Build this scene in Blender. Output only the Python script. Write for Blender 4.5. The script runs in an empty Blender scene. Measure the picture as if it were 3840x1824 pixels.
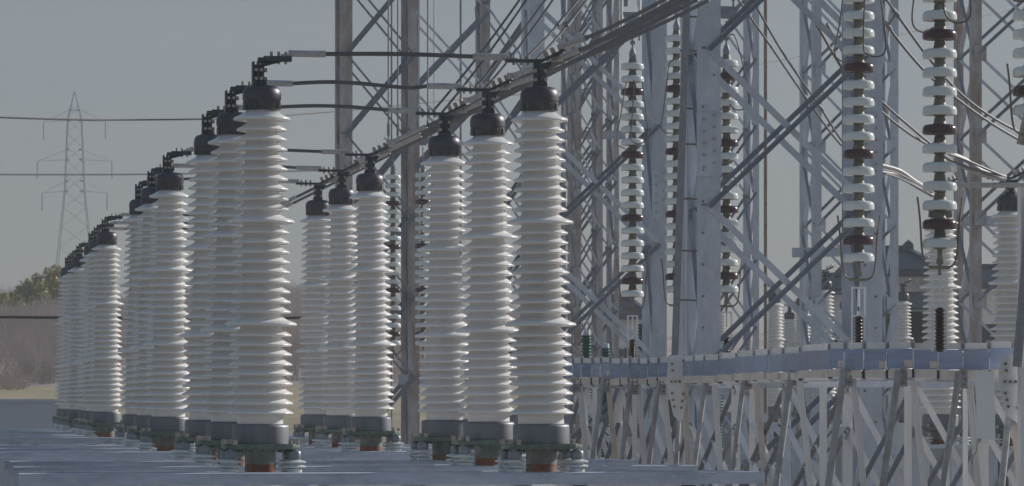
import bpy, math, random
from mathutils import Vector as V, Matrix
rnd = random.Random(7)
sc = bpy.context.scene
col = sc.collection
PI = math.pi
# ------------------------------------------------------------------ camera, sky, sun, exposure
F = 16000.0; CX = 1920.0; HY = 1492.0; HC = 4.0          # focal length in photo pixels, horizon row, eye height
TH = math.atan(2182 / F)                                  # the bays run 7.8 degrees to the left of the view
cam_d = bpy.data.cameras.new('camera'); cam = bpy.data.objects.new('camera', cam_d); col.objects.link(cam)
cam.location = (0, 0, HC); cam.rotation_euler = (PI / 2, 0, 0)
cam_d.sensor_width = 36; cam_d.sensor_fit = 'HORIZONTAL'; cam_d.lens = F / 3840 * 36
cam_d.shift_y = (HY - 912) / 3840
cam_d.clip_start = .5; cam_d.clip_end = 6000
cam_d.dof.use_dof = True; cam_d.dof.focus_distance = 46; cam_d.dof.aperture_fstop = 10
sc.camera = cam
SUN_EL = math.radians(24); SUN_AZ = math.radians(57)      # azimuth from +Y towards +X: behind and to the right
world = bpy.data.worlds.new('World'); sc.world = world; world.use_nodes = True
nt = world.node_tree; nt.nodes.clear()
sky = nt.nodes.new('ShaderNodeTexSky'); sky.sky_type = 'NISHITA'; sky.sun_disc = False
sky.sun_elevation = SUN_EL; sky.sun_rotation = SUN_AZ; sky.air_density = 1.0; sky.dust_density = 0.5; sky.ozone_density = 2.0
hs = nt.nodes.new('ShaderNodeHueSaturation'); hs.inputs['Saturation'].default_value = 2.4
bg = nt.nodes.new('ShaderNodeBackground'); bg.inputs['Strength'].default_value = .15
wo = nt.nodes.new('ShaderNodeOutputWorld')
gm = nt.nodes.new('ShaderNodeGamma'); gm.inputs['Gamma'].default_value = .18     # evens out the glare towards the sun
nt.links.new(sky.outputs[0], gm.inputs['Color']); nt.links.new(gm.outputs[0], hs.inputs['Color']); tn = nt.nodes.new('ShaderNodeMixRGB'); tn.blend_type = 'MULTIPLY'; tn.inputs[0].default_value = 1; tn.inputs[2].default_value = (.95, .98, 1.05, 1)
nt.links.new(hs.outputs[0], tn.inputs[1]); nt.links.new(tn.outputs[0], bg.inputs['Color']); nt.links.new(bg.outputs[0], wo.inputs['Surface'])
sl = bpy.data.lights.new('sun', 'SUN'); sl.energy = 3.5; sl.angle = math.radians(.5); sl.color = (1, .95, .88)
so = bpy.data.objects.new('sun', sl); col.objects.link(so)
sdir = V((math.sin(SUN_AZ) * math.cos(SUN_EL), math.cos(SUN_AZ) * math.cos(SUN_EL), math.sin(SUN_EL)))
so.rotation_euler = sdir.to_track_quat('Z', 'Y').to_euler(); so.location = (60, 40, 60)
sc.view_settings.view_transform = 'Standard'; sc.view_settings.look = 'None'
sc.view_settings.gamma = 1; sc.view_settings.exposure = 0.33

# ------------------------------------------------------------------ materials
def mat(name, base, rough=.5, metal=0.0, var=.12, scale=8.0, spec=None, second=None, smask=(.5, .7), sscale=3.0, rv=0.0, stretch=(1, 1, 1), bump=0.0, bscale=60):
    m = bpy.data.materials.new(name); m.use_nodes = True
    n = m.node_tree.nodes; l = m.node_tree.links; b = n['Principled BSDF']
    tc = n.new('ShaderNodeTexCoord'); mp = n.new('ShaderNodeMapping'); mp.inputs['Scale'].default_value = stretch
    l.new(tc.outputs['Object'], mp.inputs['Vector'])
    oi = n.new('ShaderNodeObjectInfo')
    ad = n.new('ShaderNodeVectorMath'); ad.operation = 'ADD'
    sv = n.new('ShaderNodeVectorMath'); sv.operation = 'SCALE'; sv.inputs['Scale'].default_value = 37.0
    cb = n.new('ShaderNodeCombineXYZ')
    l.new(oi.outputs['Random'], cb.inputs[0]); l.new(oi.outputs['Random'], cb.inputs[1]); l.new(oi.outputs['Random'], cb.inputs[2])
    l.new(cb.outputs[0], sv.inputs[0]); l.new(mp.outputs[0], ad.inputs[0]); l.new(sv.outputs[0], ad.inputs[1])
    nz = n.new('ShaderNodeTexNoise'); nz.inputs['Scale'].default_value = scale; nz.inputs['Detail'].default_value = 6; nz.inputs['Roughness'].default_value = .65
    l.new(ad.outputs[0], nz.inputs['Vector'])
    cr = n.new('ShaderNodeValToRGB')
    lo = [c * (1 - var) for c in base]; hi = [min(1, c * (1 + var)) for c in base]
    cr.color_ramp.elements[0].position = .3; cr.color_ramp.elements[0].color = (*lo, 1)
    cr.color_ramp.elements[1].position = .7; cr.color_ramp.elements[1].color = (*hi, 1)
    l.new(nz.outputs['Fac'], cr.inputs[0]); out = cr.outputs[0]
    if second:
        n2 = n.new('ShaderNodeTexNoise'); n2.inputs['Scale'].default_value = sscale; n2.inputs['Detail'].default_value = 5; n2.inputs['Roughness'].default_value = .7
        l.new(ad.outputs[0], n2.inputs['Vector'])
        r2 = n.new('ShaderNodeValToRGB'); r2.color_ramp.elements[0].position = smask[0]; r2.color_ramp.elements[1].position = smask[1]
        l.new(n2.outputs['Fac'], r2.inputs[0])
        mx = n.new('ShaderNodeMixRGB'); mx.inputs[2].default_value = (*second, 1)
        l.new(r2.outputs[0], mx.inputs[0]); l.new(out, mx.inputs[1]); out = mx.outputs[0]
    if rv:
        hv = n.new('ShaderNodeHueSaturation'); mr = n.new('ShaderNodeMapRange'); mr.inputs['To Min'].default_value = 1 - rv; mr.inputs['To Max'].default_value = 1 + rv
        l.new(oi.outputs['Random'], mr.inputs['Value']); l.new(mr.outputs[0], hv.inputs['Value']); l.new(out, hv.inputs['Color']); out = hv.outputs[0]
    l.new(out, b.inputs['Base Color'])
    b.inputs['Roughness'].default_value = rough; b.inputs['Metallic'].default_value = metal
    if spec is not None: b.inputs['Specular IOR Level'].default_value = spec
    if bump:
        nb = n.new('ShaderNodeTexNoise'); nb.inputs['Scale'].default_value = bscale; nb.inputs['Detail'].default_value = 3
        l.new(ad.outputs[0], nb.inputs['Vector'])
        bp = n.new('ShaderNodeBump'); bp.inputs['Strength'].default_value = bump; bp.inputs['Distance'].default_value = .01
        l.new(nb.outputs['Fac'], bp.inputs['Height']); l.new(bp.outputs[0], b.inputs['Normal'])
    return m

M = {}
M['porcelain'] = mat('porcelain', (.85, .84, .83), .24, 0, .05, 3, rv=.04, second=(.70, .67, .63), smask=(.56, .85), sscale=2.2, stretch=(1, 1, .35))
M['glaze_white'] = mat('glaze_white', (.72, .76, .76), .12, 0, .04, 5, second=(.55, .57, .55), smask=(.6, .9))
M['glaze_brown'] = mat('glaze_brown', (.085, .040, .045), .22, 0, .2, 8)
M['cap_paint'] = mat('cap_paint', (.085, .08, .10), .42, .45, .2, 6, second=(.12, .115, .125), smask=(.55, .8))
M['cap_cast'] = mat('cap_cast', (.07, .075, .08), .42, .4, .3, 14, second=(.13, .135, .13), smask=(.5, .75), sscale=9)
M['collar'] = mat('collar_paint', (.20, .21, .24), .5, .5, .12, 5, second=(.15, .15, .18), smask=(.5, .75), sscale=4, stretch=(1, 1, .2))
M['bronze'] = mat('bronze_plate', (.14, .19, .16), .55, .3, .35, 12, second=(.24, .22, .17), smask=(.55, .75), sscale=7)
M['bolt'] = mat('bolt_steel', (.42, .37, .33), .45, .5, .3, 20)
M['pipe_top'] = mat('pipe_grey', (.24, .25, .24), .5, .2, .35, 7, second=(.12, .16, .14), smask=(.45, .7), sscale=5)
M['pipe_rust'] = mat('pipe_rust', (.25, .09, .05), .7, 0, .4, 9, second=(.20, .18, .12), smask=(.48, .62), sscale=7)
M['stand_cap'] = mat('stand_cap', (.24, .26, .29), .4, .4, .2, 9)
M['galv'] = mat('galvanised', (.53, .58, .66), .5, .15, .14, 9, rv=.1, second=(.42, .44, .49), smask=(.5, .8), sscale=2.5, stretch=(1, 1, .4), bump=.08, bscale=25)
M['galv_pale'] = mat('galvanised_pale', (.80, .80, .82), .5, .05, .1, 10, rv=.08, second=(.64, .62, .60), smask=(.5, .8), sscale=2.5, stretch=(1, 1, .4))
M['galv_dark'] = mat('galvanised_dull_and_shade', (.25, .265, .31), .55, .15, .2, 10, rv=.12, second=(.25, .235, .22), smask=(.55, .8), sscale=3)  # dull zinc fittings; on rising braces the dark tone is painted underside shade
M['tube_grey'] = mat('tube_grey', (.36, .37, .39), .5, .15, .2, 10, rv=.1, second=(.24, .22, .20), smask=(.5, .75), sscale=3)
M['galv_rust'] = mat('galvanised_rusty', (.46, .45, .46), .6, .1, .2, 7, second=(.30, .215, .16), smask=(.44, .68), sscale=2.4, stretch=(1, 1, .35))
M['rust'] = mat('rusted_steel', (.23, .19, .165), .75, 0, .3, 9)
M['beam'] = mat('beam_zinc', (.45, .51, .65), .44, .2, .26, 6, rv=.12, second=(.58, .62, .72), smask=(.45, .7), sscale=16, stretch=(.3, 1, 1), bump=.05, bscale=18)
M['web'] = mat('web_zinc', (.27, .33, .49), .42, .25, .2, 4, rv=.22, second=(.35, .40, .50), smask=(.45, .75), sscale=6, stretch=(.4, 1, 2.5))
M['chord_beige'] = mat('chord_pale', (.70, .64, .59), .55, .0, .12, 9, rv=.08, second=(.56, .49, .43), smask=(.55, .8), sscale=5)
M['aluminium'] = mat('aluminium', (.50, .49, .50), .55, .15, .12, 18, second=(.36, .33, .31), smask=(.5, .75), sscale=12)
M['cable'] = mat('weathered_cable', (.13, .13, .14), .5, .3, .2, 12)
M['cable_grey'] = mat('conductor_grey', (.16, .16, .175), .5, .2, .2, 12)
M['cable_black'] = mat('black_cable', (.03, .03, .035), .5, 0, .2, 10)
M['bracket'] = mat('terminal_bracket', (.055, .065, .075), .4, .4, .35, 14, second=(.10, .15, .18), smask=(.5, .7), sscale=12)
M['cement'] = mat('cap_and_pin', (.23, .22, .18), .6, .2, .25, 14)
M['rod_rust'] = mat('horn_rod', (.25, .20, .17), .5, .4, .25, 10)
M['white_board'] = mat('white_board', (.86, .87, .88), .6, 0, .04, 3)
M['green'] = mat('green_glaze', (.02, .11, .09), .3, 0, .15, 8)
M['red_paint'] = mat('red_paint', (.42, .08, .05), .45, 0, .15, 8)
M['brown_resin'] = mat('brown_resin', (.05, .025, .02), .3, 0, .2, 8)
M['tile'] = mat('roof_tile', (.045, .055, .085), .35, 0, .3, 5, second=(.08, .09, .12), smask=(.5, .7), sscale=3)
M['wall_pale'] = mat('pale_render', (.74, .75, .75), .8, 0, .08, 1.2, second=(.36, .36, .35), smask=(.5, .8), sscale=.8)
M['cream'] = mat('cream_render', (.74, .71, .66), .8, 0, .08, 1.2)
M['glass_dark'] = mat('dark_glass', (.02, .025, .035), .1, 0, .1, 2)
M['shutter'] = mat('grey_shutter', (.28, .30, .33), .5, .3, .1, 4)
M['concrete'] = mat('concrete', (.50, .54, .61), .85, 0, .06, .6, second=(.44, .47, .52), smask=(.5, .85), sscale=.4, stretch=(.3, 1, 1))
M['gravel'] = mat('gravel', (.34, .31, .265), .9, 0, .2, 6, second=(.26, .235, .21), smask=(.45, .7), sscale=.3, bump=.3, bscale=8)
M['grass'] = mat('dry_grass_soil', (.36, .30, .20), .95, 0, .22, 1.2, second=(.24, .235, .13), smask=(.45, .7), sscale=.12)
M['brush'] = mat('bare_brush', (.60, .51, .46), .9, 0, .3, .4, second=(.38, .32, .295), smask=(.45, .65), sscale=.15)
M['brush_floor'] = mat('brush_floor', (.43, .36, .33), .95, 0, .35, .5, second=(.27, .22, .19), smask=(.4, .65), sscale=.12)
M['leaf'] = mat('leaf', (.24, .23, .05), .6, 0, .5, .9, second=(.40, .33, .08), smask=(.45, .65), sscale=.6)
M['bark'] = mat('bark', (.12, .09, .07), .9, 0, .3, 4)
M['pylon'] = mat('pylon_steel', (.20, .25, .33), .6, .2, .1, 1)

# ------------------------------------------------------------------ mesh builder
class MB:
    def __init__(s): s.v = []; s.f = []; s.sm = []
    def add(s, vs, fs, smooth=False):
        o = len(s.v); s.v += [tuple(v) for v in vs]
        s.f += [tuple(i + o for i in f) for f in fs]; s.sm += [smooth] * len(fs); return s
    def box(s, c, size, ax=None):
        c = V(c); hx, hy, hz = [k / 2 for k in size]
        if ax is None: ax = (V((1, 0, 0)), V((0, 1, 0)), V((0, 0, 1)))
        vs = [c + ax[0] * (hx * i) + ax[1] * (hy * j) + ax[2] * (hz * k) for k in (-1, 1) for j in (-1, 1) for i in (-1, 1)]
        return s.add(vs, [(0, 2, 3, 1), (4, 5, 7, 6), (0, 1, 5, 4), (2, 6, 7, 3), (0, 4, 6, 2), (1, 3, 7, 5)])
    def bar(s, p, q, w, t, n=(0, -1, 0), off=0.0):
        """flat bar from p to q, w wide in the plane whose normal is n, t thick along n"""
        p = V(p); q = V(q); d = (q - p); L = d.length; d.normalize(); n = V(n); n = (n - d * n.dot(d)).normalized(); u = n.cross(d)
        return s.box((p + q) / 2 + u * off, (L, w, t), (d, u, n))
    def angle(s, p, q, w, t, n=(0, -1, 0), side=1, out=1):
        """steel angle: one leg flat in the plane of n, the other along out*n at the side*u edge"""
        p = V(p); q = V(q); d = (q - p); L = d.length; d.normalize(); n = V(n); n = (n - d * n.dot(d)).normalized(); u = n.cross(d)
        c = (p + q) / 2
        s.box(c, (L, w, t), (d, u, n))
        s.box(c + u * (side * (w / 2 - t / 2)) + n * (out * (w / 2 + t * .5)), (L, t, w - .001), (d, u, n))
        return s
    def tube(s, p, q, r, r2=None, n=12, caps=True):
        p = V(p); q = V(q); r2 = r if r2 is None else r2; d = (q - p).normalized()
        a = V((0, 0, 1)) if abs(d.z) < .9 else V((1, 0, 0)); u = d.cross(a).normalized(); w = d.cross(u)
        ring = lambda c, R: [c + u * (R * math.cos(2 * PI * i / n)) + w * (R * math.sin(2 * PI * i / n)) for i in range(n)]
        fs = [(i, (i + 1) % n, n + (i + 1) % n, n + i)[::-1] for i in range(n)]
        if caps: fs += [tuple(range(n)), tuple(reversed(range(n, 2 * n)))]
        return s.add(ring(p, r) + ring(q, r2), fs, True)
    def path(s, pts, r, n=8):
        pts = [V(p) for p in pts]; rings = []; pu = None
        for i, p in enumerate(pts):
            d = (pts[min(i + 1, len(pts) - 1)] - pts[max(i - 1, 0)]).normalized()
            if pu is None:
                a = V((0, 0, 1)) if abs(d.z) < .9 else V((1, 0, 0)); pu = d.cross(a).normalized()
            u = (pu - d * pu.dot(d)).normalized(); pu = u; w = d.cross(u)
            rings += [p + u * (r * math.cos(2 * PI * k / n)) + w * (r * math.sin(2 * PI * k / n)) for k in range(n)]
        fs = [(j * n + k, j * n + n + k, j * n + n + (k + 1) % n, j * n + (k + 1) % n) for j in range(len(pts) - 1) for k in range(n)]
        m_ = len(rings); return s.add(rings, fs + [tuple(range(n)), tuple(reversed(range(m_ - n, m_)))], True)
    def lathe(s, profs, n=40, c=(0, 0, 0)):
        c = V(c)
        one = []
        for pr in profs:
            for q in pr:
                if not one or abs(q[0] - one[-1][0]) + abs(q[1] - one[-1][1]) > 1e-6: one.append(q)
        for pr in [one]:
            vs = []
            for (r, z) in pr: vs += [c + V((r * math.cos(2 * PI * i / n), r * math.sin(2 * PI * i / n), z)) for i in range(n)]
            fs = [(j * n + i, j * n + (i + 1) % n, j * n + n + (i + 1) % n, j * n + n + i) for j in range(len(pr) - 1) for i in range(n)]
            s.add(vs, fs, True)
        return s
    def disc(s, r, z, n=40, c=(0, 0, 0), up=True):
        c = V(c); vs = [c + V((r * math.cos(2 * PI * i / n), r * math.sin(2 * PI * i / n), z)) for i in range(n)]
        return s.add(vs, [tuple(range(n)) if up else tuple(reversed(range(n)))])
    def cyl(s, c, r, h, n=12):
        return s.tube(V(c), V(c) + V((0, 0, h)), r, None, n)
    def prism(s, pts, ex):
        ex = V(ex); n = len(pts); vs = [V(p) for p in pts] + [V(p) + ex for p in pts]
        return s.add(vs, [tuple(range(n)), tuple(reversed(range(n, 2 * n)))] + [(i, n + i, n + (i + 1) % n, (i + 1) % n) for i in range(n)])
    def build(s, name, m, parent=None, bevel=0.0):
        me = bpy.data.meshes.new(name); me.from_pydata(s.v, [], s.f); me.update()
        me.polygons.foreach_set('use_smooth', s.sm)
        if any(s.sm): me.set_sharp_from_angle(angle=math.radians(50))
        me.materials.append(M[m] if isinstance(m, str) else m)
        o = bpy.data.objects.new(name, me); col.objects.link(o)
        if parent is not None: o.parent = parent
        if bevel:
            b = o.modifiers.new('edge', 'BEVEL'); b.width = bevel; b.segments = 2; b.limit_method = 'ANGLE'; b.angle_limit = math.radians(40)
        return o

def bolts(lst, m, parent, n=8):
    for (p, q, r) in lst: MB().tube(p, q, r, None, n).build('bolt', m, parent)
def tag(o, label=None, cat=None, group=None, kind=None):
    if cat and not kind: kind = 'thing'
    if label: o['label'] = label
    if cat: o['category'] = cat
    if group: o['group'] = group
    if kind: o['kind'] = kind
    return o
def thing(name, label, cat, loc=(0, 0, 0), rz=0.0, group=None):
    o = bpy.data.objects.new(name, None); col.objects.link(o); o.location = loc; o.rotation_euler = (0, 0, rz)
    o.empty_display_size = .2
    return tag(o, label, cat, group)
def copy_tree(o, parent=None):
    c = o.copy(); col.objects.link(c)
    if parent is not None: c.parent = parent
    for ch in list(o.children): copy_tree(ch, c)
    return c
def P(x, y, D): return V(((x - CX) * D / F, D, HC + (HY - y) * D / F))
def PX(x, D, z): return V(((x - CX) * D / F, D, HC + z))
def lerp(a, b, t): return a + (b - a) * t
ORD = ['nearest', 'second', 'third', 'fourth', 'fifth', 'sixth', 'seventh', 'eighth', 'ninth', 'tenth', 'eleventh', 'farthest']

# ------------------------------------------------------------------ ground, hill
def terrain_h(X, D):
    if D < 118: return 0.0
    ramp = min(1, max(0, (D - 118) / 27)); h = 3.9 * ramp * ramp * (3 - 2 * ramp)
    px = CX + X * F / D
    top = 6.3 if px < 1300 else lerp(6.3, 4.4, min(1, (px - 1300) / 700))
    t = min(1, max(0, (D - 148) / 134)); h += (top - .1) * (t ** .9) + .1 * min(1, max(0, (D - 143) / 6))
    if D > 282: h -= min(6, (D - 282) * .03)
    if D > 145: h += .25 * math.sin(X * .9 + D * .1) * t + .18 * math.sin(X * .37 + 1.3)* t
    return max(h, .0)
ys = [-30, 0, 30, 60, 90, 112] + [118 + 3 * i for i in range(58)] + [300, 340, 420, 500, 600]
xs = [-340, -240, -160, -100, -70] + [-60 + 2 * i for i in range(61)] + [70, 100, 160, 240, 340]
vs = [(X, D, terrain_h(X, D) if D < 700 else 0) for D in ys for X in xs]; nx = len(xs)
g = MB(); h = MB()
rows = [j for j in range(len(ys) - 1)]
split = ys.index(118)
g.add(vs, [(j * nx + i, j * nx + i + 1, j * nx + nx + i + 1, j * nx + nx + i) for j in rows if j < split for i in range(nx - 1)])
cut = ys.index(154); h2 = MB()
h.add(vs, [(j * nx + i, j * nx + i + 1, j * nx + nx + i + 1, j * nx + nx + i) for j in rows if split <= j < cut for i in range(nx - 1)], True)
h2.add(vs, [(j * nx + i, j * nx + i + 1, j * nx + nx + i + 1, j * nx + nx + i) for j in rows if j >= cut for i in range(nx - 1)], True)
tag(g.build('ground', 'gravel'), kind='structure'); tag(h.build('grass_bank', 'grass'), kind='structure'); tag(h2.build('hill', 'brush_floor'), kind='structure')
# bare winter brush over the hillside: nobody could count the twigs
b = MB()
for k in range(2500):
    px = rnd.uniform(-250, 2000); D = lerp(150, 157, min(1, max(0, px / 260))) + 136 * rnd.random() ** .9; X = (px - CX) * D / F; z = terrain_h(X, D); H = rnd.uniform(.7, 1.9) * (.7 if D < 185 else 1)
    for j in range(22):
        p = V((X + rnd.gauss(0, .25), D + rnd.gauss(0, .25), z - .1)); w = rnd.uniform(.010, .024); d = V((rnd.gauss(0, .42), rnd.gauss(0, .3), 1)); L = H * rnd.uniform(.5, 1)
        for q_ in range(3):                                # a twig that bends as it climbs
            t = d.normalized() * (L / 3); s_ = V((w, 0, 0)); b.add([p - s_, p + s_, p + t + s_ * .7, p + t - s_ * .7], [(0, 1, 2, 3)])
            if q_: u = V((rnd.gauss(0, .8), rnd.gauss(0, .4), .6)) * (L * .22); s2 = s_ * .6; b.add([p - s2, p + s2, p + u + s2 * .4, p + u - s2 * .4], [(0, 1, 2, 3)])
            p = p + t; d += V((rnd.gauss(0, .3), rnd.gauss(0, .2), 0)); w *= .7
tag(b.build('bare_brush', 'brush'), 'grey brown leafless winter brush covering the hillside behind the substation', 'brush', kind='stuff')

def tree(px, ytop, D, rad, lab, n=4200):
    X = (px - CX) * D / F; z0 = terrain_h(X, D); ztop = HC + (HY - ytop) * D / F; H = max(1.2, ztop - z0)
    t = thing('evergreen_tree', lab, 'tree', (X, D, z0 - .1), 0, 'evergreen trees on the left hilltop')
    tr = MB(); tr.tube((0, 0, 0), (.1, 0, H * .75), .16, .05, 8)
    cl = []
    for i in range(24):
        a = rnd.uniform(0, 2 * PI); hh = rnd.uniform(.2, .92); rr = rad * math.sqrt(max(.08, 1 - ((hh - .45) / .55) ** 2)) * rnd.uniform(.3, .95)
        c = V((rr * math.cos(a), rr * math.sin(a), H * hh)); cl.append((c, rad * rnd.uniform(.22, .42) * (1.1 - .45 * hh)))
        tr.tube((.05, 0, H * hh * .7), c, .05, .015, 6)
    tr.build('trunk', 'bark', t)
    c_ = MB()
    for i in range(n):
        c, r = rnd.choice(cl); d = V((rnd.gauss(0, 1), rnd.gauss(0, 1), rnd.gauss(0, 1))).normalized() * (r * rnd.random() ** .4)
        p = c + d; p.z = min(p.z, H + .05); s_ = rnd.uniform(.05, .12)
        u = V((rnd.gauss(0, 1), rnd.gauss(0, 1), rnd.gauss(0, 1))).normalized(); w = u.cross(V((rnd.gauss(0, 1), rnd.gauss(0, 1), rnd.gauss(0, 1)))).normalized()
        c_.add([p - u * s_, p + w * s_ * .6, p + u * s_, p - w * s_ * .6], [(0, 1, 2, 3)])
    c_.build('crown', 'leaf', t)
for a in [(40, 1100, 250, 1.5, 'low evergreen bush at the far left end of the hilltop trees'),
          (110, 1050, 252, 1.75, 'rounded evergreen between the low bush and the tallest tree on the hill'),
          (180, 992, 254, 1.7, 'tallest dark green evergreen on the hilltop below the pylon'),
          (246, 1012, 258, 1.7, 'yellow green evergreen just right of the tallest hilltop tree')]: tree(*a)
# concrete wall below the grass strip
wl = MB(); D = 116.0; x0 = (-500 - CX) * D / F; x1 = (345 - CX) * D / F; zt = HC + (HY - 1508) * D / F
wl.box(((x0 + x1) / 2, D, zt / 2), (x1 - x0, .35, zt)); wl.box(((x0 + x1) / 2, D, zt + .04), (x1 - x0 + .1, .5, .079))
tag(wl.build('concrete_wall', 'concrete'), 'long plain grey concrete wall below the grass strip at the left', 'wall')

# ------------------------------------------------------------------ cable terminations
ZB = HC - .715                                            # top of the support beams
HB = [3.385, 2.397, 1.41]
def rc(hh): return lerp(.223, .143, (hh - .464) / (3.48 - .464))
def shed(hh, ov, thick=1.0):
    r = rc(hh); R = r + ov
    return [(r, hh - .004), (r + .012, hh - .002), (R - .030, hh - .008), (R - .010, hh - .005), (R - .002, hh + .001), (R, hh + .007), (R - .002, hh + .013), (R - .013, hh + .020 * thick),
            (lerp(r, R, .62), hh + .032 * thick), (lerp(r, R, .38), hh + .044 * thick), (lerp(r, R, .18), hh + .058 * thick), (lerp(r, R, .05), hh + .067 * thick), (r, hh + .073 * thick)]
prof = [(rc(.46), .46)]
hs_ = []
for i, hb in enumerate(HB):
    hs_.append((hb, .15 if i else .13, 1.25))
    st = .0954 if i < 2 else .0935
    for k in range(9): hs_.append((hb - .103 - st * k, .096, 1.0))
for hh, ov, th in sorted(hs_): prof += shed(hh, ov, th)
prof.append((rc(3.48), 3.48))
cuts = []                                                 # one smooth strip, split where the edge is crisp
porc = MB().lathe([prof], 56)
def terminal_left(t):
    m = MB(); m.box((-.085, 0, 3.83), (.022, .12, .23)); m.box((-.035, 0, 3.835), (.028, .10, .235)); m.box((.005, 0, 3.85), (.03, .09, .20))
    m.box((-.02, 0, 3.735), (.12, .1, .04)); m.box((-.04, .02, 3.83), (.11, .03, .18))
    po = m.build('post_terminal', 'bracket', t, .004)
    bolts([((dx, -.075, z), (dx, -.035, z), .018) for z in (3.78, 3.865) for dx in (-.06, -.01)] + [((.01, 0, z), (.05, 0, z), .02) for z in (3.78, 3.865)], 'bolt', po)
    m = MB(); m.box((-.01, 0, 3.96), (.06, .11, .05)); m.box((.15, 0, 3.975), (.27, .11, .05))
    m.prism([(.02, -.02, 3.95), (.02, -.02, 3.90), (.20, -.02, 3.95)], (0, .04, 0))
    a = m.build('terminal_arm', 'bracket', t, .003)
    bolts([((dx, 0, 3.925), (dx, 0, 4.045), .014) for dx in (.09, .16, .23)], 'bolt', a)
def terminal_right(t):
    m = MB(); m.box((-.03, 0, 3.83), (.06, .07, .23)); m.box((.03, 0, 3.83), (.07, .10, .225)); m.box((0, 0, 3.735), (.14, .12, .04)); m.prism([(.06, -.03, 3.95), (.06, -.03, 3.84), (.13, -.03, 3.95)], (0, .06, 0))
    po = m.build('post_terminal', 'bracket', t, .004)
    bolts([((dx, -.085, z), (dx, -.03, z), .018) for z in (3.78, 3.865) for dx in (-.05, .05)], 'bolt', po)
    m = MB(); m.box((-.15, 0, 3.965), (.36, .11, .03)); m.bar((.03, 0, 3.968), (.25, -.02, 4.075), .11, .03, (-.43, 0, .9))
    a = m.build('terminal_arm', 'bracket', t, .003)
    bolts([((dx, 0, 3.925), (dx, 0, 4.02), .014) for dx in (-.25, -.18, -.11)] + [((k + .02, -.01, 3.94 + k * .43), (k - .022, -.01, 4.035 + k * .43), .022) for k in (.07, .14, .21)], 'bolt', a)
def make_termination(kind):
    t = thing('cable_termination', 'x', 'cable termination', (0, 0, 0), TH)
    m = MB().lathe([[(.148, .075), (.150, .12), (.15, .185), (.162, .215)]], 32); m.build('pipe', 'pipe_top', t)
    m = MB().lathe([[(.149, 0), (.149, .0755)]], 32); m.build('rusty_pipe_base', 'pipe_rust', t)
    c = .36; k = .09
    oc = [(-c, -c + k), (-c + k, -c), (c - k, -c), (c, -c + k), (c, c - k), (c - k, c), (-c + k, c), (-c, c - k)]
    m = MB().prism([(x, y, .222) for x, y in reversed(oc)], (0, 0, .048)); m.lathe([[(.0, .215), (.25, .215), (.25, .2225)]], 32)
    for i in range(12): a = 2 * PI * i / 12; m.cyl((.215 * math.cos(a), .215 * math.sin(a), .19), .018, .03, 6)
    pl = m.build('base_plate', 'bronze', t, .004)
    for sx in (-1, 1):
        for sy in (-1, 1):
            for s in (-.05, .05): x = .30 * sx + s * .6; y = .30 * sy - s; bolts([((x, y, .265), (x, y, .312), .024)], 'bolt', pl, 6)
    for sx in (-1, 1):
        for sy in (-1, 1):
            cc = (.30 * sx, .30 * sy, 0)
            m = MB().lathe([[(.075, 0), (.075, .035)], [(.075, .035), (.06, .04), (.085, .045), (.112, .050), (.116, .058), (.10, .068), (.062, .075), (.062, .088), (.112, .094), (.116, .102), (.10, .112), (.055, .122), (.05, .13)]], 24, cc)
            st = m.build('stand_insulator', 'glaze_white', t)
            m = MB().lathe([[(.06, .128), (.064, .135), (.064, .195), (.055, .208), (.03, .212)], [(.03, .212), (.03, .223)]], 24, cc); m.build('metal_cap', 'stand_cap', st)
    m = MB().lathe([[(.26, .272), (.274, .274), (.274, .43)], [(.274, .43), (.272, .444), (.262, .456), (.245, .462), (.20, .464)], [(.262, .268), (.262, .275)]], 56); m.build('collar', 'collar', t)
    o = porc.build('porcelain_housing', 'porcelain', t)
    m = MB().lathe([[(.12, 3.478), (.164, 3.48), (.174, 3.492), (.179, 3.56), (.181, 3.576)]], 48)
    for i in range(8):
        a = 2 * PI * i / 8 + .3; ax = (V((math.cos(a), math.sin(a), 0)), V((-math.sin(a), math.cos(a), 0)), V((0, 0, 1)))
        m.box(ax[0] * .17 + V((0, 0, 3.52)), (.03, .06, .07), ax)
    m.build('cap_rim', 'cap_cast', t, .003)
    m = MB().lathe([[(.180, 3.574), (.186, 3.576), (.187, 3.62), (.183, 3.655), (.170, 3.685), (.148, 3.704), (.11, 3.715), (.05, 3.718), (.0, 3.718)]], 56)
    m.cyl((0, 0, 3.715), .05, .03, 16); m.build('cap', 'cap_paint', t)
    (terminal_left if kind == 'L' else terminal_right)(t)
    return t
D1 = 41.03
ratioL = [1, 1.094, 1.186, 1.386, 1.483, 1.573, 1.88, 1.967, 2.035, 2.205, 2.31, 2.39]
protoL = make_termination('L'); protoR = make_termination('R')
termL = []; termR = []
def place_term(o, X, D, lab, grp, tilt=0.0, z=None):
    o.location = (X, D, ZB if z is None else z); o.rotation_euler = (rnd.uniform(-.0015, .0015), tilt + rnd.uniform(-.0012, .0012), TH + rnd.uniform(-.02, .02)); tag(o, lab, 'cable termination', grp); return o
used = {}
def get(pr, key):
    if key in used: return copy_tree(pr)
    used[key] = 1; return pr
nameL = ['front white ribbed termination of the left row, nearest the camera', 'white ribbed termination directly behind the front one of the left row', 'third white termination of the left row, closing its first trio',
         'front termination of the second trio in the left row', 'middle termination of the second trio in the left row', 'rear termination of the second trio in the left row',
         'front termination of the third trio in the left row', 'middle termination of the third trio in the left row', 'rear termination of the third trio in the left row',
         'front termination of the farthest trio, by the brush hillside', 'middle termination of the farthest trio, by the brush hillside', 'rearmost termination of the left row, below the far pylon']
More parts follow.
